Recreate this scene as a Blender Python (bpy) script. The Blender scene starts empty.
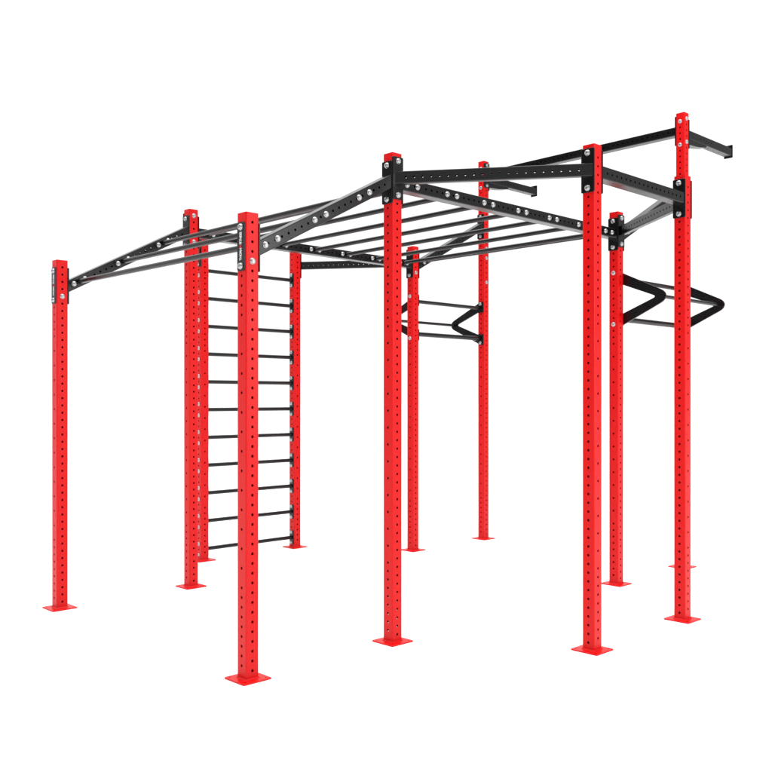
import bpy, bmesh, math, random
from mathutils import Vector, Matrix
C = bpy.context.scene
COL = C.collection
R = math.radians
# ------------------------------------------------------------------ layout (metres)
YAW = R(46.035)
CU, CV, EYE = -2.7567, 3.8839, 1.4409            # camera seen from the rig
a, L, W, p, q = 1.0440, 2.4442, 2.2200, 0.6969, 0.9284
HW = 0.0395                                       # half the width of a post
LOW, MID, TALL = 2.4, 2.9, 3.9
# rig space: x along the monkey bars, y across (away from the eye), z up
POSTS = {  # x, y, height, turned
 'A': (0, W, LOW, 0), 'B': (a, W, MID, 0), 'C': (0, 0, LOW, 0), 'D': (a+p, W+q, MID, 1), 'E': (a+L-p, W+q, MID, 1),
 'F': (a, 0, MID, 0), 'G': (a+L, W, MID, 0), 'H': (2*a+L, W, TALL, 0), 'I': (a+p, -q, MID, 1), 'J': (a+L, 0, MID, 0),
 'K': (a+L-p, -q, MID, 1), 'L': (2*a+L, 0, TALL, 0)}

# ------------------------------------------------------------------ materials
def principled(name, col, rough, metal=0.0, bump=0.0, bscale=400.0, rvar=0.0, spec=0.5, cvar=0.0, coat=0.0):
    m = bpy.data.materials.new(name); m.use_nodes = True
    nt = m.node_tree; b = nt.nodes['Principled BSDF']
    b.inputs['Base Color'].default_value = (*col, 1); b.inputs['Roughness'].default_value = rough
    b.inputs['Metallic'].default_value = metal; b.inputs['Specular IOR Level'].default_value = spec
    b.inputs['Coat Weight'].default_value = coat; b.inputs['Coat Roughness'].default_value = 0.25
    tc = nt.nodes.new('ShaderNodeTexCoord')
    if bump:
        n = nt.nodes.new('ShaderNodeTexNoise'); n.inputs['Scale'].default_value = bscale; n.inputs['Detail'].default_value = 3
        bp = nt.nodes.new('ShaderNodeBump'); bp.inputs['Strength'].default_value = bump; bp.inputs['Distance'].default_value = 0.0006
        nt.links.new(tc.outputs['Object'], n.inputs['Vector']); nt.links.new(n.outputs['Fac'], bp.inputs['Height'])
        nt.links.new(bp.outputs['Normal'], b.inputs['Normal'])
    if rvar:
        n2 = nt.nodes.new('ShaderNodeTexNoise'); n2.inputs['Scale'].default_value = 7; n2.inputs['Detail'].default_value = 5
        mr = nt.nodes.new('ShaderNodeMapRange'); mr.inputs['To Min'].default_value = rough-rvar; mr.inputs['To Max'].default_value = rough+rvar
        nt.links.new(tc.outputs['Object'], n2.inputs['Vector']); nt.links.new(n2.outputs['Fac'], mr.inputs['Value'])
        nt.links.new(mr.outputs['Result'], b.inputs['Roughness'])
    if cvar:
        n3 = nt.nodes.new('ShaderNodeTexNoise'); n3.inputs['Scale'].default_value = 3.5; n3.inputs['Detail'].default_value = 4
        mx = nt.nodes.new('ShaderNodeMix'); mx.data_type = 'RGBA'
        mx.inputs['A'].default_value = (*[c*(1-cvar) for c in col], 1); mx.inputs['B'].default_value = (*[min(1, c*(1+cvar)) for c in col], 1)
        nt.links.new(tc.outputs['Object'], n3.inputs['Vector']); nt.links.new(n3.outputs['Fac'], mx.inputs['Factor'])
        nt.links.new(mx.outputs['Result'], b.inputs['Base Color'])
    return m
RED = principled('red_powder_coat', (0.69, 0.0045, 0.0055), 0.36, spec=0.22, bump=0.05, rvar=0.07, cvar=0.03)
BLACK = principled('black_powder_coat', (0.004, 0.004, 0.0045), 0.25, spec=0.42, bump=0.07, rvar=0.08, cvar=0.08)
DECAL = principled('matt_black_plate', (0.008, 0.008, 0.011), 0.4, bump=0.1)
ZINC = principled('zinc_plated_steel', (0.47, 0.48, 0.49), 0.36, metal=0.9, bump=0.05, rvar=0.06)
WHITE = principled('white_print', (0.8, 0.8, 0.8), 0.5)
REDPRINT = principled('red_print', (0.65, 0.01, 0.03), 0.5)
FLOOR = principled('white_seamless_floor', (0.93, 0.93, 0.93), 0.75, spec=0.2, cvar=0.005)

# ------------------------------------------------------------------ object helpers
ORG = {}
ROOT = None
def link(name, bm, mat, parent, org, smooth=False, label=None):
    """bm is in rig space; the object's origin goes to org"""
    bmesh.ops.recalc_face_normals(bm, faces=bm.faces) if not getattr(bm, 'keepn', False) else None
    bm.transform(Matrix.Translation(-Vector(org)))
    me = bpy.data.meshes.new(name); bm.to_mesh(me); bm.free()
    me.materials.append(mat)
    for f in me.polygons: f.use_smooth = smooth
    o = bpy.data.objects.new(name, me); COL.objects.link(o)
    o.parent = parent
    base = ORG.get(parent.name, Vector((0, 0, 0)))
    o.location = Vector(org) - base
    ORG[o.name] = Vector(org)
    if label: o['label'] = label
    return o

def frame(x, up):
    x = x.normalized(); y = up.cross(x).normalized(); z = x.cross(y).normalized()
    return x, y, z

def face_strip(bm, P, s, t0, t1, holes, hr, lip):
    """flat strip: P(t, c, d) -> point; c in [-s, s], d = depth inwards; holes = list of t"""
    def quad(pts):
        bm.faces.new([bm.verts.new(v) for v in pts])
    ce = 0.019
    cur = t0
    N = 16
    for h in sorted(holes):
        if h-ce < cur-1e-6 or h+ce > t1+1e-6: continue
        if h-ce > cur+1e-5: quad([P(cur, -s, 0), P(h-ce, -s, 0), P(h-ce, s, 0), P(cur, s, 0)])
        inn, out, lo = [], [], []
        for k in range(N):
            an = 2*math.pi*k/N
            ca, sa = math.cos(an), math.sin(an)
            if k % 4 == 2: ox, oy = math.copysign(ce, ca), math.copysign(s, sa)
            elif abs(ca) > abs(sa): ox, oy = math.copysign(ce, ca), s*sa/abs(ca)
            else: ox, oy = ce*ca/abs(sa), math.copysign(s, sa)
            inn.append(bm.verts.new(P(h+hr*ca, hr*sa, 0))); out.append(bm.verts.new(P(h+ox, oy, 0)))
            lo.append(bm.verts.new(P(h+hr*ca, hr*sa, lip)))
        for k in range(N):
            j = (k+1) % N
            bm.faces.new([out[k], out[j], inn[j], inn[k]])
            bm.faces.new([inn[k], inn[j], lo[j], lo[k]])
        cur = h+ce
    if t1 > cur+1e-5: quad([P(cur, -s, 0), P(t1, -s, 0), P(t1, s, 0), P(cur, s, 0)])

def tube(p0, p1, wy, wz, holes_y=(), holes_z=(), up=Vector((0, 0, 1)), cap=True, n0=None, n1=None, hr=0.0075, lip=0.0035, rad=0.006):
    """rectangular tube p0->p1; faces at +-y carry holes_y, faces at +-z carry holes_z; n0/n1 = normals of the planes that cut its ends"""
    p0, p1 = Vector(p0), Vector(p1)
    X, Y, Z = frame(p1-p0, up)
    ln = (p1-p0).length
    bm = bmesh.new()
    def cut(v):
        r = v-p0
        t = r.dot(X); yz = r-X*t
        lo = 0.0 if n0 is None else -(yz.dot(n0))/X.dot(n0)
        hi = ln if n1 is None else ln-(yz.dot(n1))/X.dot(n1)
        if t < 1e-4: t = lo
        elif t > ln-1e-4: t = hi
        return p0+X*t+yz
    for A, B, ha, hb, hs in ((Y, Z, wy/2, wz/2, holes_y), (-Y, -Z, wy/2, wz/2, holes_y), (Z, -Y, wz/2, wy/2, holes_z), (-Z, Y, wz/2, wy/2, holes_z)):
        P = lambda t, c, d: cut(p0+X*t+A*(ha-d)+B*c)
        face_strip(bm, P, hb-rad, 0, ln, hs, hr, lip)
    prof = []
    for cy, cz, a0 in ((1, 1, 0), (-1, 1, 90), (-1, -1, 180), (1, -1, 270)):
        arc = [(cy*(wy/2-rad)+rad*math.cos(R(a0+k*30)), cz*(wz/2-rad)+rad*math.sin(R(a0+k*30))) for k in range(4)]
        for (y0, z0), (y1, z1) in zip(arc, arc[1:]):
            f = bm.faces.new([bm.verts.new(cut(p0+X*t+Y*y_+Z*z_)) for t, y_, z_ in ((0, y0, z0), (ln, y0, z0), (ln, y1, z1), (0, y1, z1))])
            f.smooth = True
        prof += arc
    if cap:
        for t in (0, ln):
            bm.faces.new([bm.verts.new(cut(p0+X*t+Y*y_+Z*z_)) for y_, z_ in prof])
    bmesh.ops.remove_doubles(bm, verts=bm.verts, dist=0.00003)
    return bm

def plate(c, n, w, h, th, up=Vector((0, 0, 1)), rad=0.012, holes=(), hr=0.008):
    """rounded plate lying on the point c, thickness th along n, w across, h along up"""
    c, n = Vector(c), Vector(n).normalized()
    up = Vector(up); sd = up.cross(n).normalized(); upv = n.cross(sd).normalized()
    prof = []
    for cy, cz, a0 in ((1, 1, 0), (-1, 1, 90), (-1, -1, 180), (1, -1, 270)):
        prof += [(cy*(w/2-rad)+rad*math.cos(R(a0+k*22.5)), cz*(h/2-rad)+rad*math.sin(R(a0+k*22.5))) for k in range(5)]
    bm = bmesh.new()
    lo = [bm.verts.new(c+sd*x+upv*y) for x, y in prof]
    e = 0.001
    hi = [bm.verts.new(c+n*(th-e)+sd*x+upv*y) for x, y in prof]
    tp = [bm.verts.new(c+n*th+sd*(x*(1-2*e/w))+upv*(y*(1-2*e/h))) for x, y in prof]
    N = len(prof)
    bm.faces.new(lo)
    for s0, s1 in ((lo, hi), (hi, tp)):
        for k in range(N): bm.faces.new([s0[k], s0[(k+1) % N], s1[(k+1) % N], s1[k]])
    top = bm.faces.new(tp)
    if holes:
        # cut round holes with a fill between outline and circles
        bm.faces.remove(top)
        edges = [bm.edges.get((tp[k], tp[(k+1) % N])) for k in range(N)]
        bot = None
        for hx, hy in holes:
            ci = [bm.verts.new(c+n*th+sd*(hx+hr*math.cos(R(30*k)))+upv*(hy+hr*math.sin(R(30*k)))) for k in range(12)]
            cl = [bm.verts.new(c+n*0.0005+sd*(hx+hr*math.cos(R(30*k)))+upv*(hy+hr*math.sin(R(30*k)))) for k in range(12)]
            for k in range(12):
                edges.append(bm.edges.new((ci[k], ci[(k+1) % 12])))
            for k in range(12):
                bm.faces.new([ci[k], ci[(k+1) % 12], cl[(k+1) % 12], cl[k]])
            bm.faces.new(cl)
        bmesh.ops.triangle_fill(bm, use_beauty=True, use_dissolve=False, edges=edges)
    return bm

def rod(p0, p1, r, seg=24):
    p0, p1 = Vector(p0), Vector(p1)
    X, Y, Z = frame(p1-p0, Vector((0, 0, 1)) if abs((p1-p0).normalized().z) < .9 else Vector((1, 0, 0)))
    bm = bmesh.new()
    rings = []
    for c in (p0, p1):
        rings.append([bm.verts.new(c+Y*r*math.cos(2*math.pi*k/seg)+Z*r*math.sin(2*math.pi*k/seg)) for k in range(seg)])
    for k in range(seg):
        f = bm.faces.new([rings[0][k], rings[0][(k+1) % seg], rings[1][(k+1) % seg], rings[1][k]]); f.smooth = True
    bm.faces.new(rings[0]); bm.faces.new(rings[1])
    return bm

def merge(dst, src):
    me = bpy.data.meshes.new('tmp'); src.to_mesh(me); src.free()
    dst.from_mesh(me); bpy.data.meshes.remove(me)
    return dst

_bolt = None
def bolt_mesh():
    """washer plus hexagon head along +z, shared by every bolt"""
    bm = bmesh.new()
    def ring(r, z, n, ph=0): return [bm.verts.new((r*math.cos(ph+2*math.pi*k/n), r*math.sin(ph+2*math.pi*k/n), z)) for k in range(n)]
    def bridge(A, B):
        n = len(A)
        for k in range(n): bm.faces.new([A[k], A[(k+1) % n], B[(k+1) % n], B[k]])
    w0, w1, w2 = ring(.0175, 0, 24), ring(.0175, .0018, 24), ring(.0166, .0026, 24)
    bridge(w0, w1); bridge(w1, w2)
    prev = ring(.0152, .0030, 24); bridge(w2, prev)
    for r_, z_ in ((.0152, .0065), (.0146, .0088), (.0131, .0108), (.0108, .0122), (.0080, .0128)):
        cur = ring(r_, z_, 24); bridge(prev, cur); prev = cur
    soc = ring(.0062, .0129, 24); bridge(prev, soc)
    sock = ring(.0060, .0112, 24); bridge(soc, sock); bm.faces.new(sock)
    for f in bm.faces: f.smooth = len(f.verts) == 4
    bmesh.ops.recalc_face_normals(bm, faces=bm.faces)
    me = bpy.data.meshes.new('bolt'); bm.to_mesh(me); bm.free(); me.materials.append(ZINC)
    return me
BOLT = bolt_mesh()
BOLTS = []      # (rig-space point, direction, parent)
rnd = random.Random(4)
def bolt(pt, d, parent): BOLTS.append((Vector(pt), Vector(d).normalized(), parent))

# ------------------------------------------------------------------ root
ROOT = bpy.data.objects.new('training_rig', None); COL.objects.link(ROOT)
RC = Vector((a+L/2, W/2, 0))
ORG['training_rig'] = RC
ux = Vector((math.sin(YAW), math.cos(YAW), 0)); uy = Vector((-math.cos(YAW), math.sin(YAW), 0))
def world(v): return ux*(v.x-CU) + uy*(v.y+CV) + Vector((0, 0, v.z))
ROOT.location = world(RC)
ROOT.rotation_euler = (0, 0, math.atan2(ux.y, ux.x))
ROOT['label'] = 'red and black training rig of twelve drilled posts with monkey bars and a rung ladder'
ROOT['category'] = 'climbing frame'
EYE_RIG = Vector((CU, -CV, EYE))

# ------------------------------------------------------------------ posts
def dense(z1): return [.05*k for k in range(1, int(round(z1/.05)))]
def sparse(z1):
    r = [.075+.05*k for k in range(9)] + [.575+.1*k for k in range(14)]
    z = 1.925
    while z < z1-.04:
        if min(abs(z-t) for t in r) > .02: r.append(z)
        z += .05
    return r
PO = {}
for key, (x, y, H, turned) in POSTS.items():
    # frame(): axis z, up = rig x  ->  tube "y" faces and "z" faces
    hx = dense(H) if turned else sparse(H)      # faces looking along rig x
    hy = sparse(H) if turned else dense(H)      # faces looking along rig y
    bm = tube((x, y, .008), (x, y, H), 2*HW, 2*HW, holes_y=[z-.008 for z in hy], holes_z=[z-.008 for z in hx], up=Vector((1, 0, 0)), hr=.0078)
    PO[key] = link('post', bm, RED, ROOT, (x, y, 0))
    hh = [(sx*.066, sy*.066) for sx in (-1, 1) for sy in (-1, 1)]
    link('base_plate', plate((x, y, 0), (0, 0, 1), .176, .176, .008, up=(1, 0, 0), rad=.008, holes=hh, hr=.006), RED, PO[key], (x, y, 0))
    bmw = bmesh.new()                            # weld bead round the foot of the post
    for sgn, axis in ((1, 0), (-1, 0), (1, 1), (-1, 1)):
        n = Vector((sgn, 0, 0)) if axis == 0 else Vector((0, sgn, 0)); t = Vector((0, 1, 0)) if axis == 0 else Vector((1, 0, 0))
        c = Vector((x, y, .008))+n*HW
        pts = [c-t*HW, c+t*HW, c+t*HW+n*.005, c-t*HW-t*.0+n*.005]
        vs = [bmw.verts.new(v) for v in (c-t*HW, c+t*HW, c+t*(HW+.005)+n*.005, c-t*(HW+.005)+n*.005)]
        ups = [bmw.verts.new(v+Vector((0, 0, .006))) for v in (c-t*HW, c+t*HW)]
        bmw.faces.new([vs[3], vs[2], ups[1], ups[0]])
    link('weld_bead', bmw, RED, PO[key], (x, y, .008))

# ------------------------------------------------------------------ beams between posts
TH = .008      # mounting plate thickness
BW = .074
def face(key, n, z):
    x, y, H, t = POSTS[key]
    return Vector((x, y, z))+Vector(n)*HW
def beam(k0, n0, z0, k1, n1, z1, bw=.078):
    n0, n1 = Vector(n0), Vector(n1)
    f0, f1 = face(k0, n0, z0), face(k1, n1, z1)
    q0, q1 = f0+n0*TH, f1+n1*TH
    ln = (q1-q0).length
    m = int((ln-.09)/.05); s0 = (ln-m*.05)/2
    hs = [s0+.05*i for i in range(m+1)]
    bm = tube(q0, q1, bw, BW, holes_y=hs, n0=n0, n1=n1, cap=False, hr=.0072)
    b = link('beam', bm, BLACK, ROOT, (q0+q1)/2)
    for f, n in ((f0, n0), (f1, n1)):
        link('mounting_plate', plate(f, n, 2*HW+.007, .252, TH, rad=.008), BLACK, b, f)
        for s in (-.1, .1): bolt(f+n*TH+Vector((0, 0, s)), n, b)
    return b, q0, q1
PX, NX, PY, NY = (1, 0, 0), (-1, 0, 0), (0, 1, 0), (0, -1, 0)
zl, zm, zt = LOW-.175, MID-.175, MID-.175+.5
rails = {}
rails['CF'] = beam('C', PX, zl, 'F', NX, zm); rails['AB'] = beam('A', PX, zl, 'B', NX, zm)
rails['FJ'] = beam('F', PX, zm, 'J', NX, zm); rails['BG'] = beam('B', PX, zm, 'G', NX, zm)
rails['JL'] = beam('J', PX, zm, 'L', NX, zt); rails['GH'] = beam('G', PX, zm, 'H', NX, zt)
beam('F', NY, 2.75, 'I', NX, 2.75, .042); beam('I', PX, 2.75, 'K', NX, 2.75); beam('J', NY, 2.75, 'K', PX, 2.75, .042)
beam('B', PY, 2.75, 'D', NX, 2.75, .042); beam('G', PY, 2.75, 'E', PX, 2.75, .042)
beam('L', PY, 3.75, 'H', NY, 3.75)

# ------------------------------------------------------------------ monkey bars
def railpoint(r, x):
    b, q0, q1 = rails[r]
    return q0+(q1-q0)*((x-q0.x)/(q1.x-q0.x)), (q1-q0).normalized()
def monkey(rn, rf, x):
    cn, X = railpoint(rn, x); cf, _ = railpoint(rf, x)
    yn, yf = .039, W-.039
    p0 = Vector((cn.x, yn, cn.z)); p1 = Vector((cf.x, yf, cf.z))
    m = link('monkey_bar', rod(p0+Vector((0, .006, 0)), p1-Vector((0, .006, 0)), .0170), BLACK, ROOT, (p0+p1)/2)
    for pt, n in ((p0, Vector(PY)), (p1, Vector(NY))):
        link('flange', plate(pt, n, .135, .05, .006, up=n.cross(X), rad=.012), BLACK, m, pt)
    # heads outside on the near rail, both sides of the bar; heads inside and out on the far rail
    for s in (-.041, .041):
        bolt(Vector((cn.x, -.039, cn.z))+X*s*1.1, NY, m)
        bolt(p1+Vector((0, -.006, 0))+X*s*1.1, NY, m)
        bolt(p0+Vector((0, .006, 0))+X*s*1.1, PY, m)
    return m
for x in (.122, .453, .779): monkey('CF', 'AB', x)
for x in (1.172, 1.529, 1.887, 2.245, 2.601, 2.962, 3.320): monkey('FJ', 'BG', x)
for x in (a+L+.15,): monkey('JL', 'GH', x)

# ------------------------------------------------------------------ ladder between the two far posts
xd, xe, yl = POSTS['D'][0]+HW, POSTS['E'][0]-HW, W+q
for k in range(11):
    z = .1+.25*k
    p0, p1 = Vector((xd, yl, z)), Vector((xe, yl, z))
    m = link('ladder_rung', rod(p0+Vector((.006, 0, 0)), p1-Vector((.006, 0, 0)), .0172), BLACK, ROOT, (p0+p1)/2)
    for pt, n in ((p0, Vector(PX)), (p1, Vector(NX))):
        link('flange', plate(pt, n, .058, .135, .006, rad=.012), BLACK, m, pt)
    for s in (-.05, .05):
        bolt(p1+Vector((-.006, 0, s)), NX, m)
        bolt(Vector((xd-2*HW, yl, z+s)), NX, m)

# ------------------------------------------------------------------ V-shaped dip bar brackets
def vee(key, xs, ys):
    """xs: side of the post it is bolted to (+1/-1 along x); ys: direction it points (+1/-1 along y)"""
    x, y, H, t = POSTS[key]
    x0 = x+xs*HW
    zc = 2.225
    half = [(-.036, .222), (-.020, .236), (.012, .236)]
    # outline in (v outward, z relative), upper half then mirrored
    up_o = [(-.036, .112), (-.036, .212), (-.026, .222), (.008, .222), (.040, .200), (.352, .055), (.376, .042), (.392, .026), (.400, .009)]
    up_i = [(.036, .112), (.300, .010), (.309, .003)]
    outer = up_o + [(v, -z) for v, z in reversed(up_o)]
    inner = [(v, -z) for v, z in up_i] + [(v, z) for v, z in reversed(up_i)]
    th = .012
    bm = bmesh.new()
    n = len(up_o)
    # strip: pair outline points between outer and inner chains
    def V(v, z, d): return bm.verts.new((x0+xs*d, y+ys*v, zc+z))
    edges = {}
    for d in (0, th):
        vs = [V(v, z, d) for v, z in outer]+[V(v, z, d) for v, z in inner]
        es = [bm.edges.new((vs[k], vs[(k+1) % len(vs)])) for k in range(len(vs))]
        bmesh.ops.triangle_fill(bm, use_beauty=True, use_dissolve=False, edges=es)
        edges[d] = vs
    A, B = edges[0], edges[th]
    for k in range(len(A)):
        j = (k+1) % len(A); bm.faces.new([A[k], A[j], B[j], B[k]])
    o = link('dip_bracket', bm, BLACK, ROOT, (x0, y, zc))
    for z in (2.425, 2.025):
        bolt((x0+xs*th, y, z), (xs, 0, 0), o)
        bolt((x-xs*HW, y, z), (-xs, 0, 0), o)
    return x0+xs*th
def grips(k0, k1, ys):
    xa, xb = vee(k0, 1, ys), vee(k1, -1, ys); y = POSTS[k0][1]
    for v, z, r in ((.012, 2.384, .018), (.352, 2.225, .0145), (.012, 2.070, .022)):
        p0, p1 = Vector((xa, y+ys*v, z)), Vector((xb, y+ys*v, z))
        link('grip_bar', rod(p0, p1, r), BLACK, ROOT, (p0+p1)/2)
grips('J', 'L', -1); grips('G', 'H', 1)

# ------------------------------------------------------------------ cantilever arms on the tall posts
for key in 'LH':
    x, y, H, t = POSTS[key]
    f = Vector((x+HW, y, 3.725)); q0 = f+Vector((TH, 0, 0)); q1 = Vector((x+.86, y, 3.725))
    o = link('support_arm', tube(q0, q1, BW, BW, holes_y=[.06+.05*i for i in range(3, 8)], holes_z=[.42, .52, .62, .72], cap=False, hr=.006), BLACK, ROOT, (q0+q1)/2)
    link('mounting_plate', plate(f, PX, 2*HW+.007, .252, TH, rad=.008), BLACK, o, f)
    link('end_plate', plate(q1+Vector((0, 0, .008)), PX, .082, .118, .006, rad=.006, holes=[(0, .0)], hr=.008), BLACK, o, q1)
    bm = bmesh.new()                             # gusset box under the root of the arm
    zt_, x0, hw = 3.725-BW/2-.001, q0.x, .034
    prof = [(x0, zt_), (x0+.33, zt_), (x0+.31, zt_-.018), (x0+.17, zt_-.040), (x0, zt_-.050)]
    A = [bm.verts.new((px, y-hw, pz)) for px, pz in prof]; B = [bm.verts.new((px, y+hw, pz)) for px, pz in prof]
    bm.faces.new(A); bm.faces.new(B)
    for k in range(5): bm.faces.new([A[k], A[(k+1) % 5], B[(k+1) % 5], B[k]])
    link('gusset', bm, BLACK, o, (x0, y, zt_))
    for s in (-.1, .1):
        bolt(f+Vector((TH, 0, s)), PX, o)
        bolt((x-HW, y, 3.725+s), NX, o)
        bolt((x, y-HW if key == 'L' else y+HW, 3.75+s), NY if key == 'L' else PY, o)

# ------------------------------------------------------------------ printed plates on the two low posts
def text_part(body, size, mat, parent, c, mx, name):
    cu = bpy.data.curves.new(name, 'FONT'); cu.body = body; cu.size = size; cu.extrude = .0004
    cu.align_x = 'CENTER'; cu.align_y = 'CENTER'; cu.offset = .0009
    ob = bpy.data.objects.new('tmp', cu); COL.objects.link(ob)
    bpy.context.view_layer.update()
    dg = bpy.context.evaluated_depsgraph_get()
    me = bpy.data.meshes.new_from_object(ob.evaluated_get(dg)); bpy.data.objects.remove(ob)
    me.name = name; me.materials.clear(); me.materials.append(mat)
    xs = [v.co.x for v in me.vertices]; ys = [v.co.y for v in me.vertices]
    ctr = Vector(((max(xs)+min(xs))/2, (max(ys)+min(ys))/2, 0)); wd, ht = max(xs)-min(xs), max(ys)-min(ys)
    for v in me.vertices:
        v.co = mx @ (v.co-ctr)
    o = bpy.data.objects.new(name, me); COL.objects.link(o); o.parent = parent
    o.location = Vector(c)-ORG[parent.name]; ORG[o.name] = Vector(c)
    return o, wd
# text runs upwards (+z) on the face that looks along -x: local x -> +z, local y -> +y (to the left of the viewer), local z -> -x
MX = Matrix(((0, 0, -1), (0, 1, 0), (1, 0, 0))).to_4x4()
for key in 'AC':
    x, y, H, t = POSTS[key]
    c = Vector((x-HW, y, LOW-.175))
    o = link('name_plate', plate(c, NX, .064, .252, .006, rad=.014), DECAL, ROOT, c)
    f = c+Vector((-.0066, 0, 0))
    # line of writing is read with the head tilted to the left
    text_part('THORN', .026, WHITE, o, f+Vector((0, 0, -.040)), Matrix.Diagonal((1, 1, 1.0, 1)) @ MX @ Matrix.Diagonal((.70, .95, 1, 1)), 'lettering')
    text_part('FITNESS', .026, WHITE, o, f+Vector((0, 0, .043)), MX @ Matrix.Diagonal((.70, .95, 1, 1)), 'lettering')
    bm = bmesh.new()
    for an in (45, -45):
        d = Vector((0, math.cos(R(an)), math.sin(R(an)))); e = Vector((0, -d.z, d.y))
        cc = f+Vector((-.0002 if an > 0 else -.0005, 0, -.0015))
        A = [cc+d*.010*i+e*.0028*j for i, j in ((-1, -1), (1, -1), (1, 1), (-1, 1))]
        lo = [bm.verts.new(v+Vector((.0008, 0, 0))) for v in A]; hi = [bm.verts.new(v+Vector((-.0004, 0, 0))) for v in A]
        bm.faces.new(hi); bm.faces.new(lo)
        for k in range(4): bm.faces.new([lo[k], lo[(k+1) % 4], hi[(k+1) % 4], hi[k]])
    link('emblem', bm, REDPRINT, o, f)
    for s in (-.1, .1): bolt(c+Vector((-.006, 0, s)), NX, o)
    bolt((x, y-HW, 2.15), NY, PO[key])
# through-bolt ends on post faces that carry no plate
for key, sy, zs in (('B', -1, (2.85, 2.65)), ('G', -1, (2.85, 2.65)), ('H', -1, (3.0, 2.9, 2.65))):
    x, y, H, t = POSTS[key]
    for z in zs: bolt((x, y+sy*HW, z), NY, PO[key])

# ------------------------------------------------------------------ bolts: the hundred nearest one by one, the rest as one part
def bolt_matrix(pt, d):
    z = d; x = Vector((0, 0, 1)) if abs(d.z) < .9 else Vector((1, 0, 0))
    x = (x-z*x.dot(z)).normalized(); y = z.cross(x)
    m = Matrix((x, y, z)).transposed().to_4x4() @ Matrix.Rotation(rnd.uniform(0, 1.04), 4, 'Z')
    return Matrix.Translation(pt) @ m
def rank(b):
    pt, d, par = b
    v = EYE_RIG-pt
    return (0 if d.dot(v) > 0 else 100)+v.length
BOLTS.sort(key=rank)
for pt, d, par in BOLTS[:100]:
    o = bpy.data.objects.new('bolt', BOLT); COL.objects.link(o); o.parent = par
    m = bolt_matrix(pt, d); m.translation = pt-ORG[par.name]
    o.matrix_local = m
bm = bmesh.new()
for pt, d, par in BOLTS[100:]:
    t = bmesh.new(); t.from_mesh(BOLT); t.transform(bolt_matrix(pt, d)); merge(bm, t)
o = link('small_bolts', bm, ZINC, ROOT, RC+Vector((0, 0, 2))); o['kind'] = 'stuff'
print('bolts', len(BOLTS))

# ------------------------------------------------------------------ floor
bm = bmesh.new()
S = 300
bm.faces.new([bm.verts.new(v) for v in ((-S, -S, 0), (S, -S, 0), (S, S, 0), (-S, S, 0))])
me = bpy.data.meshes.new('floor'); bm.to_mesh(me); bm.free(); me.materials.append(FLOOR)
fl = bpy.data.objects.new('floor', me); COL.objects.link(fl); fl['kind'] = 'structure'

# ------------------------------------------------------------------ studio light
w = bpy.data.worlds.new('World'); C.world = w; w.use_nodes = True
nt = w.node_tree; bg = nt.nodes['Background']
tc = nt.nodes.new('ShaderNodeTexCoord')
def dotn(vec):
    d = nt.nodes.new('ShaderNodeVectorMath'); d.operation = 'DOT_PRODUCT'
    d.inputs[1].default_value = Vector(vec).normalized(); nt.links.new(tc.outputs['Generated'], d.inputs[0]); return d.outputs['Value']
def ramp(v, a0, a1, b0, b1):
    m = nt.nodes.new('ShaderNodeMapRange'); m.interpolation_type = 'SMOOTHSTEP'
    m.inputs['From Min'].default_value = a0; m.inputs['From Max'].default_value = a1
    m.inputs['To Min'].default_value = b0; m.inputs['To Max'].default_value = b1
    nt.links.new(v, m.inputs['Value']); return m.outputs['Result']
fwd = ramp(dotn((-.26, .966, 0)), .28, .62, .08, 1.15)      # lit white backdrop in front of the camera
back = ramp(dotn((-.2, -.95, .15)), .80, .97, 0, .55)       # added glow behind the camera, lifts the beam facing it
topl = ramp(dotn((0, 0, 1)), .60, .85, 0.0, 2.3)            # added bright zenith that keeps the floor white
def add(x_, y_):
    ad = nt.nodes.new('ShaderNodeMath'); ad.operation = 'ADD'; nt.links.new(x_, ad.inputs[0]); nt.links.new(y_, ad.inputs[1]); return ad
right = ramp(dotn((1, .08, .2)), .86, .97, 0, .40)          # added glow from the right, lightens the black rails
ad = add(add(add(fwd, back).outputs[0], right).outputs[0], topl)
nt.links.new(ad.outputs[0], bg.inputs['Strength']); bg.inputs['Color'].default_value = (1, 1, 1, 1)
def area(loc, target, size, energy):
    l = bpy.data.lights.new('area_lamp', 'AREA'); l.shape = 'RECTANGLE'; l.size, l.size_y = size; l.energy = energy
    o = bpy.data.objects.new('area_lamp', l); COL.objects.link(o); o.location = loc
    o.rotation_euler = (Vector(target)-Vector(loc)).to_track_quat('-Z', 'Y').to_euler()
    return o
area((6.5, 2.6, 3.0), (0, 4.9, 2.0), (2.6, 4), 150)
area((0.3, 6.0, 9.0), (0.3, 6.0, 0), (8, 8), 420)  # added overhead lamp: brighter floor bounces light onto the lower posts

# ------------------------------------------------------------------ camera
cd = bpy.data.cameras.new('camera'); cam = bpy.data.objects.new('camera', cd); COL.objects.link(cam)
cam.location = (0, 0, EYE); cam.rotation_euler = (R(90), 0, 0)
cd.sensor_width = 36; cd.lens = 912.80/772*36; cd.shift_y = (399.50-386)/772
cd.clip_start = .05; cd.clip_end = 1000
C.camera = cam
C.view_settings.view_transform = 'Standard'; C.view_settings.look = 'None'; C.view_settings.exposure = 0; C.view_settings.gamma = 1
C.render.resolution_x = 1024; C.render.resolution_y = 1024
